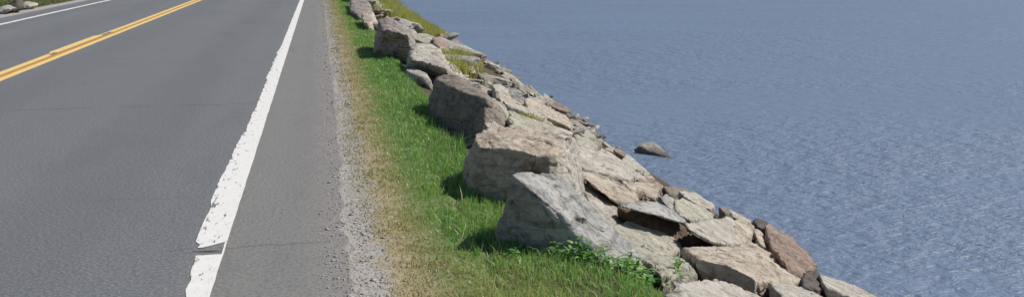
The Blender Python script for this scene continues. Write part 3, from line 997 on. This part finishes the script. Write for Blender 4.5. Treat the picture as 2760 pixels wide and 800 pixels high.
# ================================================================== GRASS, GRAVEL, WEEDS
def leaf_material(name):
    t = NT(name)
    at = t.n('VertexColor', layer_name='tint')
    df = t.n('BsdfDiffuse')
    tr = t.n('BsdfTranslucent')
    gl = t.n('BsdfGlossy')
    gl.inputs['Roughness'].default_value = 0.45
    t.l(at.outputs[0], df.inputs[0])
    t.l(t.mix(1.0, at.outputs[0], (1.0, 1.0, 0.55), 'MULTIPLY'), tr.inputs[0])
    m1 = t.n('MixShader')
    m1.inputs[0].default_value = 0.42
    t.l(df.outputs[0], m1.inputs[1])
    t.l(tr.outputs[0], m1.inputs[2])
    m2 = t.n('MixShader')
    m2.inputs[0].default_value = 0.05
    t.l(m1.outputs[0], m2.inputs[1])
    t.l(gl.outputs[0], m2.inputs[2])
    outn = [x for x in t.t.nodes if x.type == 'OUTPUT_MATERIAL'][0]
    t.l(m2.outputs[0], outn.inputs[0])
    t.t.nodes.remove(t.b)
    return t.m


M_leaf = leaf_material('grass_blade')


def blades(x, y, z, hgt, wid, col, lean=0.45, r=rng):
    n = len(x)
    a = r.uniform(0, 2 * math.pi, n)
    ca, sa = np.cos(a), np.sin(a)
    b = r.uniform(0, 2 * math.pi, n)
    ln = hgt * np.abs(r.normal(0, lean, n))
    lx, ly = np.cos(b) * ln, np.sin(b) * ln
    z = z - 0.01 + 0.02 * ((x > 0) & (x < 0.80))
    base = np.stack([x, y, z], 1)
    wv = np.stack([ca, sa, 0 * ca], 1) * wid[:, None] * 0.5
    mid = base + np.stack([lx * 0.35, ly * 0.35, hgt * 0.55], 1)
    tip = base + np.stack([lx, ly, hgt * (1 - 0.25 * (np.abs(ln / hgt).clip(0, 1.5)))], 1)
    V = np.stack([base - wv, base + wv, mid + wv * 0.8, mid - wv * 0.8, tip], 1).reshape(-1, 3)
    i = np.arange(n) * 5
    T = np.stack([np.stack([i, i + 1, i + 2], 1), np.stack([i, i + 2, i + 3], 1), np.stack([i + 3, i + 2, i + 4], 1)], 1).reshape(-1, 3)
    C = np.repeat(col, 5, axis=0)
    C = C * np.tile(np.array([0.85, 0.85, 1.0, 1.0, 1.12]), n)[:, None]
    return V, T, C


def pick(n, ca, cb, f):
    return np.array(ca)[None, :] * (1 - f[:, None]) + np.array(cb)[None, :] * f[:, None]


def in_hero(x, y):
    m = np.zeros(len(x), bool)
    return m


def sample(n, x0, x1, y0, y1, pw=1.0):
    u = rng.random(n)
    yv = y0 * (y1 / y0) ** (u ** pw)          # denser close by
    return rng.uniform(x0, x1, n), yv


GREEN_A, GREEN_B, GREEN_C = (0.15, 0.34, 0.09), (0.28, 0.52, 0.16), (0.47, 0.55, 0.24)
DRY_A, DRY_B = (0.38, 0.31, 0.165), (0.56, 0.48, 0.29)


def verge_edge(y):
    z = y * 0
    return 0.37 + 0.13 * n2(y, z, 0.55, 51) + 0.12 * n2(y, z, 2.3, 52) + 0.16 * sst(5.8, 4.4, y)


# green strip
x, y = sample(190000, 0.15, 1.75, 3.6, 60)
xa, ya = rng.uniform(0.15, 1.75, 60000), rng.uniform(0.2, 3.7, 60000)
x, y = np.concatenate([x, xa]), np.concatenate([y, ya])
keep = (x < crest(y) + 0.16 + 0.1 * n2(x, y, 3, 53)) & (x > verge_edge(y) + rng.normal(0, 0.08, len(x)))
clump = n2(x, y, 5.0, 54)
keep &= rng.random(len(x)) < 0.75 + 0.6 * clump
x, y, clump = x[keep], y[keep], clump[keep]
rim = sst(0.0, 0.35, x - verge_edge(y))
hg = (0.016 + 0.030 * rim + 0.022 * sst(-0.25, 0.0, x - crest(y)) * sst(5.0, 5.4, y)) * rng.uniform(0.55, 1.35, len(x)) * (1 + 0.7 * clump)
wd = 0.0032 + 0.00045 * y
f = rng.random(len(x))
col = pick(len(x), GREEN_A, GREEN_B, np.clip(f + 0.6 * n2(x, y, 2.2, 55), 0, 1))
yl_ = np.clip(0.9 * (1 - rim) + 0.45 * n2(x, y, 1.2, 56) + 0.85 * sst(5.2, 4.4, y) * sst(1.7, 0.7, x) + rng.normal(0, 0.15, len(x)), 0, 1)
col = col * (1 - yl_[:, None]) + np.array(GREEN_C) * yl_[:, None]
dry = rng.random(len(x)) < 0.07 + 0.38 * (1 - rim)
col[dry] = pick(int(dry.sum()), DRY_A, DRY_B, rng.random(int(dry.sum())))
stalk = rng.random(len(x)) < 0.012
hg[stalk] *= 1.9
col[stalk] = np.array((0.50, 0.47, 0.26))
tuft = sst(0.18, 0.5, n2(x, y, 3.3, 57)) * sst(0.25, 0.45, x - verge_edge(y))
hg = hg * (1 + 0.9 * tuft)
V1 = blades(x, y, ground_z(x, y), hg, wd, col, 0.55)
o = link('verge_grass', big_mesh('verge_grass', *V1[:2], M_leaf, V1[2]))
tag(o, 'short green grass growing between the gravel shoulder and boulders', 'grass', kind='stuff')

# dry fringe
x, y = sample(90000, 0.12, 0.95, 3.6, 60)
x, y = np.concatenate([x, rng.uniform(0.12, 0.95, 25000)]), np.concatenate([y, rng.uniform(0.2, 3.7, 25000)])
ve = verge_edge(y)
keep = (x < ve + 0.16 + rng.normal(0, 0.05, len(x))) & (x > 0.20 + 0.08 * sst(6.5, 4.5, y) + 0.20 * n2(x, y, 2.6, 61) + rng.normal(0, 0.035, len(x)))
keep |= (x > 0.14) & (x < ve) & (rng.random(len(x)) < 0.10)
keep &= rng.random(len(x)) < 0.85 + 0.7 * n2(x, y, 4, 62)
x, y = x[keep], y[keep]
hg = rng.uniform(0.008, 0.034, len(x)) * (1 + 0.9 * n2(x, y, 6, 64))
col = pick(len(x), DRY_A, DRY_B, rng.random(len(x)))
gm = rng.random(len(x)) < 0.34 + 0.5 * n2(x, y, 1.5, 63)
col[gm] = pick(int(gm.sum()), (0.20, 0.24, 0.075), (0.30, 0.31, 0.13), rng.random(int(gm.sum())))
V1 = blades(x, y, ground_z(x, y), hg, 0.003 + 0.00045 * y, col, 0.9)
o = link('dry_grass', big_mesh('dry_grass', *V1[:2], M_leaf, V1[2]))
tag(o, 'dry straw coloured grass fringe along the gravel edge', 'grass', kind='stuff')

# yellow-green growth between the stones of the far bank
V_, T_, C_ = [], [], []
off = 0
for (px, py, n, rad, hgt) in [(1030, 8, 900, 0.55, .30), (1050, 18, 700, 0.5, .26), (1085, 48, 900, 0.45, .17), (1110, 60, 900, 0.45, .17), (1140, 75, 900, 0.4, .16),
                              (1160, 84, 500, 0.4, .12), (1095, 40, 500, 0.4, .15), (1065, 36, 500, 0.45, .2), (1215, 160, 600, 0.30, .12), (1240, 172, 600, 0.28, .12), (1228, 182, 500, 0.25, .10), (1250, 150, 250, .25, .1),
                              (1432, 336, 160, 0.10, .10), (1442, 344, 120, 0.08, .08), (1400, 330, 70, .1, .06), (1350, 255, 60, .12, .06), (1005, 8, 400, .4, .2), (1020, -10, 500, .6, .25)]:
    c0 = at_bank(px, py, 0.16)
    x = c0[0] + rng.normal(0, rad * 0.5, n)
    y = c0[1] + rng.normal(0, rad * (1.2 if py < 100 else 0.6), n)
    n = int(n * 2.2) if py < 100 else n
    x, y = c0[0] + rng.normal(0, rad * 0.55, n), c0[1] + rng.normal(0, rad * (1.4 if py < 100 else 0.6), n)
    hg = rng.uniform(0.4, 1.0, n) * hgt + 0.26
    col = pick(n, (0.26, 0.31, 0.09), (0.62, 0.57, 0.22), rng.random(n))
    a, b, c3 = blades(x, y, bank(x, y), hg, 0.006 + 0.0006 * y, col, 0.5)
    V_.append(a)
    T_.append(b + off)
    C_.append(c3)
    off += len(a)
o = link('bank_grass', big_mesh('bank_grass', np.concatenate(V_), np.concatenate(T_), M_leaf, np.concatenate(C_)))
tag(o, 'yellow green growth between the stones on the distant bank', 'grass', kind='stuff')

# verge across the road
x = rng.uniform(-15, -8.3, 60000)
y = rng.uniform(18, 60, 60000)
keep = x < -8.38 + 0.15 * n2(x, y, 0.8, 71) - rng.exponential(0.06, len(x))
x, y = x[keep], y[keep]
hg = rng.uniform(0.04, 0.12, len(x)) * (1 + 0.8 * n2(x, y, 0.9, 72)) * sst(-8.2, -9.0, x) + 0.03
col = pick(len(x), (0.12, 0.17, 0.045), (0.30, 0.31, 0.13), np.clip(rng.random(len(x)) + 0.7 * n2(x, y, 0.8, 73), 0, 1))
V1 = blades(x, y, ground_z(x, y), hg, 0.012 + 0 * x, col, 0.5)
o = link('far_verge_grass', big_mesh('far_verge_grass', *V1[:2], M_leaf, V1[2]))
tag(o, 'rough green grass on the verge across the road', 'grass', kind='stuff')

# gravel stones
t = NT('gravel_stone')
at = t.n('VertexColor', layer_name='tint')
M_gs = t.out(at.outputs[0], 0.9, None, 0.25)
n = 25000
x = np.abs(rng.normal(0, 0.07, n)) + rng.uniform(0.07, 0.22, n)
y = 2.0 * (45 / 2.0) ** rng.random(n)
wide = rng.random(n) < 0.16
x[wide] = 0.22 + np.abs(rng.normal(0, 0.14, int(wide.sum())))
stray = rng.random(n) < 0.07
crumb = rng.random(n) < 0.25
x[crumb] = rng.normal(0.07, 0.06, int(crumb.sum()))
x[stray] -= rng.uniform(0, 0.35, int(stray.sum()))
sz = np.clip(rng.lognormal(math.log(0.0032), 0.6, n), 0.0025, 0.018) * (1 + 0.045 * np.maximum(0, y - 5))
sz[stray] *= 0.7
oc = np.array([[1, 0, 0], [-1, 0, 0], [0, 1, 0], [0, -1, 0], [0, 0, 1], [0, 0, -1]], float)
tr = np.array([[0, 2, 4], [2, 1, 4], [1, 3, 4], [3, 0, 4], [2, 0, 5], [1, 2, 5], [3, 1, 5], [0, 3, 5]])
an = rng.uniform(0, 6.28, n)
sh = oc[None] * (sz[:, None] * rng.uniform(0.6, 1.25, (n, 3)))[:, None, :] * np.array([1.2, 1.2, 0.42])
sh = sh + rng.normal(0, 0.2, (n, 6, 3)) * sz[:, None, None]
cx = sh[..., 0] * np.cos(an)[:, None] - sh[..., 1] * np.sin(an)[:, None]
cy = sh[..., 0] * np.sin(an)[:, None] + sh[..., 1] * np.cos(an)[:, None]
V = np.stack([cx + x[:, None], cy + y[:, None], sh[..., 2] + np.where(x < 0.1, 0.001, -0.014)[:, None] + 0.08 * sz[:, None]], 2).reshape(-1, 3)
T = (tr[None] + (np.arange(n) * 6)[:, None, None]).reshape(-1, 3)
cc = pick(n, (0.29, 0.27, 0.25), (0.48, 0.45, 0.42), rng.random(n))
o = link('gravel', big_mesh('gravel', V, T, M_gs, np.repeat(cc, 6, axis=0)))
tag(o, 'loose pinkish grey gravel along the asphalt edge', 'gravel', kind='stuff')

# leafy weeds at the foot of the grey boulder


def leaf_mesh(L, W, name='leaf', col=(0.07, 0.16, 0.03)):
    v, f = [], []
    k = 6
    for i in range(k + 1):
        s = i / k
        ww = W * math.sin(math.pi * min(1, s * 0.92 + 0.06)) ** 0.8 * 0.5
        zz = -0.35 * L * s * s
        xx = L * s
        v += [(xx, -ww, zz + ww * 0.35), (xx, 0, zz), (xx, ww, zz + ww * 0.35)]
    for i in range(k):
        a = i * 3
        f += [(a, a + 1, a + 4, a + 3), (a + 1, a + 2, a + 5, a + 4)]
    me = mesh_from(name, v, f, M_leaf, True)
    ca = me.color_attributes.new('tint', 'FLOAT_COLOR', 'POINT')
    for d in ca.data:
        q = random.uniform(0.85, 1.15)
        d.color = (col[0] * q, col[1] * q, col[2] * q, 1)
    return me


LEAVES = [leaf_mesh(0.064, 0.026, col=(0.14, 0.33, 0.075)), leaf_mesh(0.056, 0.024, col=(0.20, 0.40, 0.10)), leaf_mesh(0.074, 0.020, col=(0.11, 0.27, 0.070)), leaf_mesh(0.048, 0.027, col=(0.27, 0.44, 0.13))]


def weed(label, px, py, hgt, stems, per, seed, yy_=None, scale=1.0):
    r = random.Random(seed)
    b = at_bank(px, py, 0.0) if yy_ is None else at_y(px, py, yy_)
    root = link('weed', None, b)
    tag(root, label, 'plant', 'leafy weeds by the grey wedge boulder')
    for s in range(stems):
        az = r.uniform(0, 6.28)
        tilt = r.uniform(0.05, 0.55)
        h = hgt * r.uniform(0.65, 1.1)
        bx, by = r.uniform(-.035, .035) * scale, r.uniform(-.03, .03) * scale
        pts = []
        for i in range(6):
            u = i / 5
            pts.append(Vector((bx + math.cos(az) * math.sin(tilt) * h * u * (0.5 + 0.5 * u), by + math.sin(az) * math.sin(tilt) * h * u * (0.5 + 0.5 * u), h * u * math.cos(tilt * u) - 0.02)))
        v, f = [], []
        for i, p in enumerate(pts):
            rad = 0.0022 * (1 - 0.6 * i / 5)
            for q in range(4):
                v.append((p.x + rad * math.cos(q * 1.571), p.y + rad * math.sin(q * 1.571), p.z))
        for i in range(5):
            for q in range(4):
                f.append((i * 4 + q, i * 4 + (q + 1) % 4, i * 4 + 4 + (q + 1) % 4, i * 4 + 4 + q))
        me = mesh_from('stem', v, f, M_leaf)
        ca = me.color_attributes.new('tint', 'FLOAT_COLOR', 'POINT')
        for d in ca.data:
            d.color = (0.09, 0.15, 0.04, 1)
        link('stem', me, parent=root)
        per2 = int(per * 1.9)
        for q in range(per2):
            u = 0.2 + 0.8 * (q + r.random() * 0.6) / per2
            i = min(4, int(u * 5))
            p = pts[i].lerp(pts[i + 1], min(1, u * 5 - i))
            lf = link('leaf', r.choice(LEAVES), p, root)
            lf.rotation_euler = (r.uniform(-.4, .4), -r.uniform(-0.1, 0.8), q * 2.4 + r.uniform(-.5, .5))
            sc = r.uniform(0.7, 1.25) * scale * (1.1 - 0.35 * u)
            lf.scale = (sc, sc, sc)


weed('small yellowish weed at the left foot of the grey wedge boulder', 1382, 706, 0.11, 3, 6, 1, 5.0, 0.9)
weed('leafy weed against the shaded middle of the wedge boulder, leftmost of the three bushy ones', 1525, 735, 0.19, 5, 8, 2, 4.90)
weed('bushy broad leaved weed below the slit in the wedge boulder', 1585, 750, 0.24, 6, 9, 3, 4.80)
weed('tall bushy weed in front of the sloping tail of the wedge boulder', 1650, 790, 0.27, 7, 9, 4, 4.68, 1.05)
weed('dense dark weed right of the tall bushy one, at the bottom edge', 1705, 812, 0.23, 7, 9, 5, 4.62, 1.05)
weed('small weed growing from the gap between the wedge tail and rounded grey stone', 1812, 760, 0.16, 5, 7, 6, 4.98, 0.9)
weed('low weed at the bottom edge beside the rounded pale slab', 1750, 810, 0.16, 5, 8, 7, 4.68, 0.95)
weed('leafy weed at the very foot of the wedge slit, between the two bushy ones', 1560, 742, 0.17, 5, 8, 12, 4.86, 0.95)
weed('bushy weed hugging the lower tail of the wedge boulder', 1690, 770, 0.22, 7, 9, 13, 4.76, 1.0)
weed('short weed at the foot of the dark front face of the wedge boulder', 1478, 728, 0.13, 4, 7, 14, 4.98, 0.9)
weed('full weed squeezed between the tall bushy one and the boulder tail', 1628, 768, 0.22, 6, 8, 15, 4.78, 1.0)
weed('broad weed at the bottom edge, in front of the dense dark one', 1675, 830, 0.20, 6, 8, 16, 4.52, 1.0)
weed('wide bushy weed at the bottom edge, right end of the weed clump', 1728, 812, 0.22, 7, 8, 17, 4.66, 1.1)
weed('upright weed against the lower end of the boulder tail', 1738, 785, 0.17, 6, 8, 18, 4.80, 1.0)
weed('thin weed in the grass left of the tall bushy one', 1610, 815, 0.15, 4, 7, 8, 4.58, 0.9)
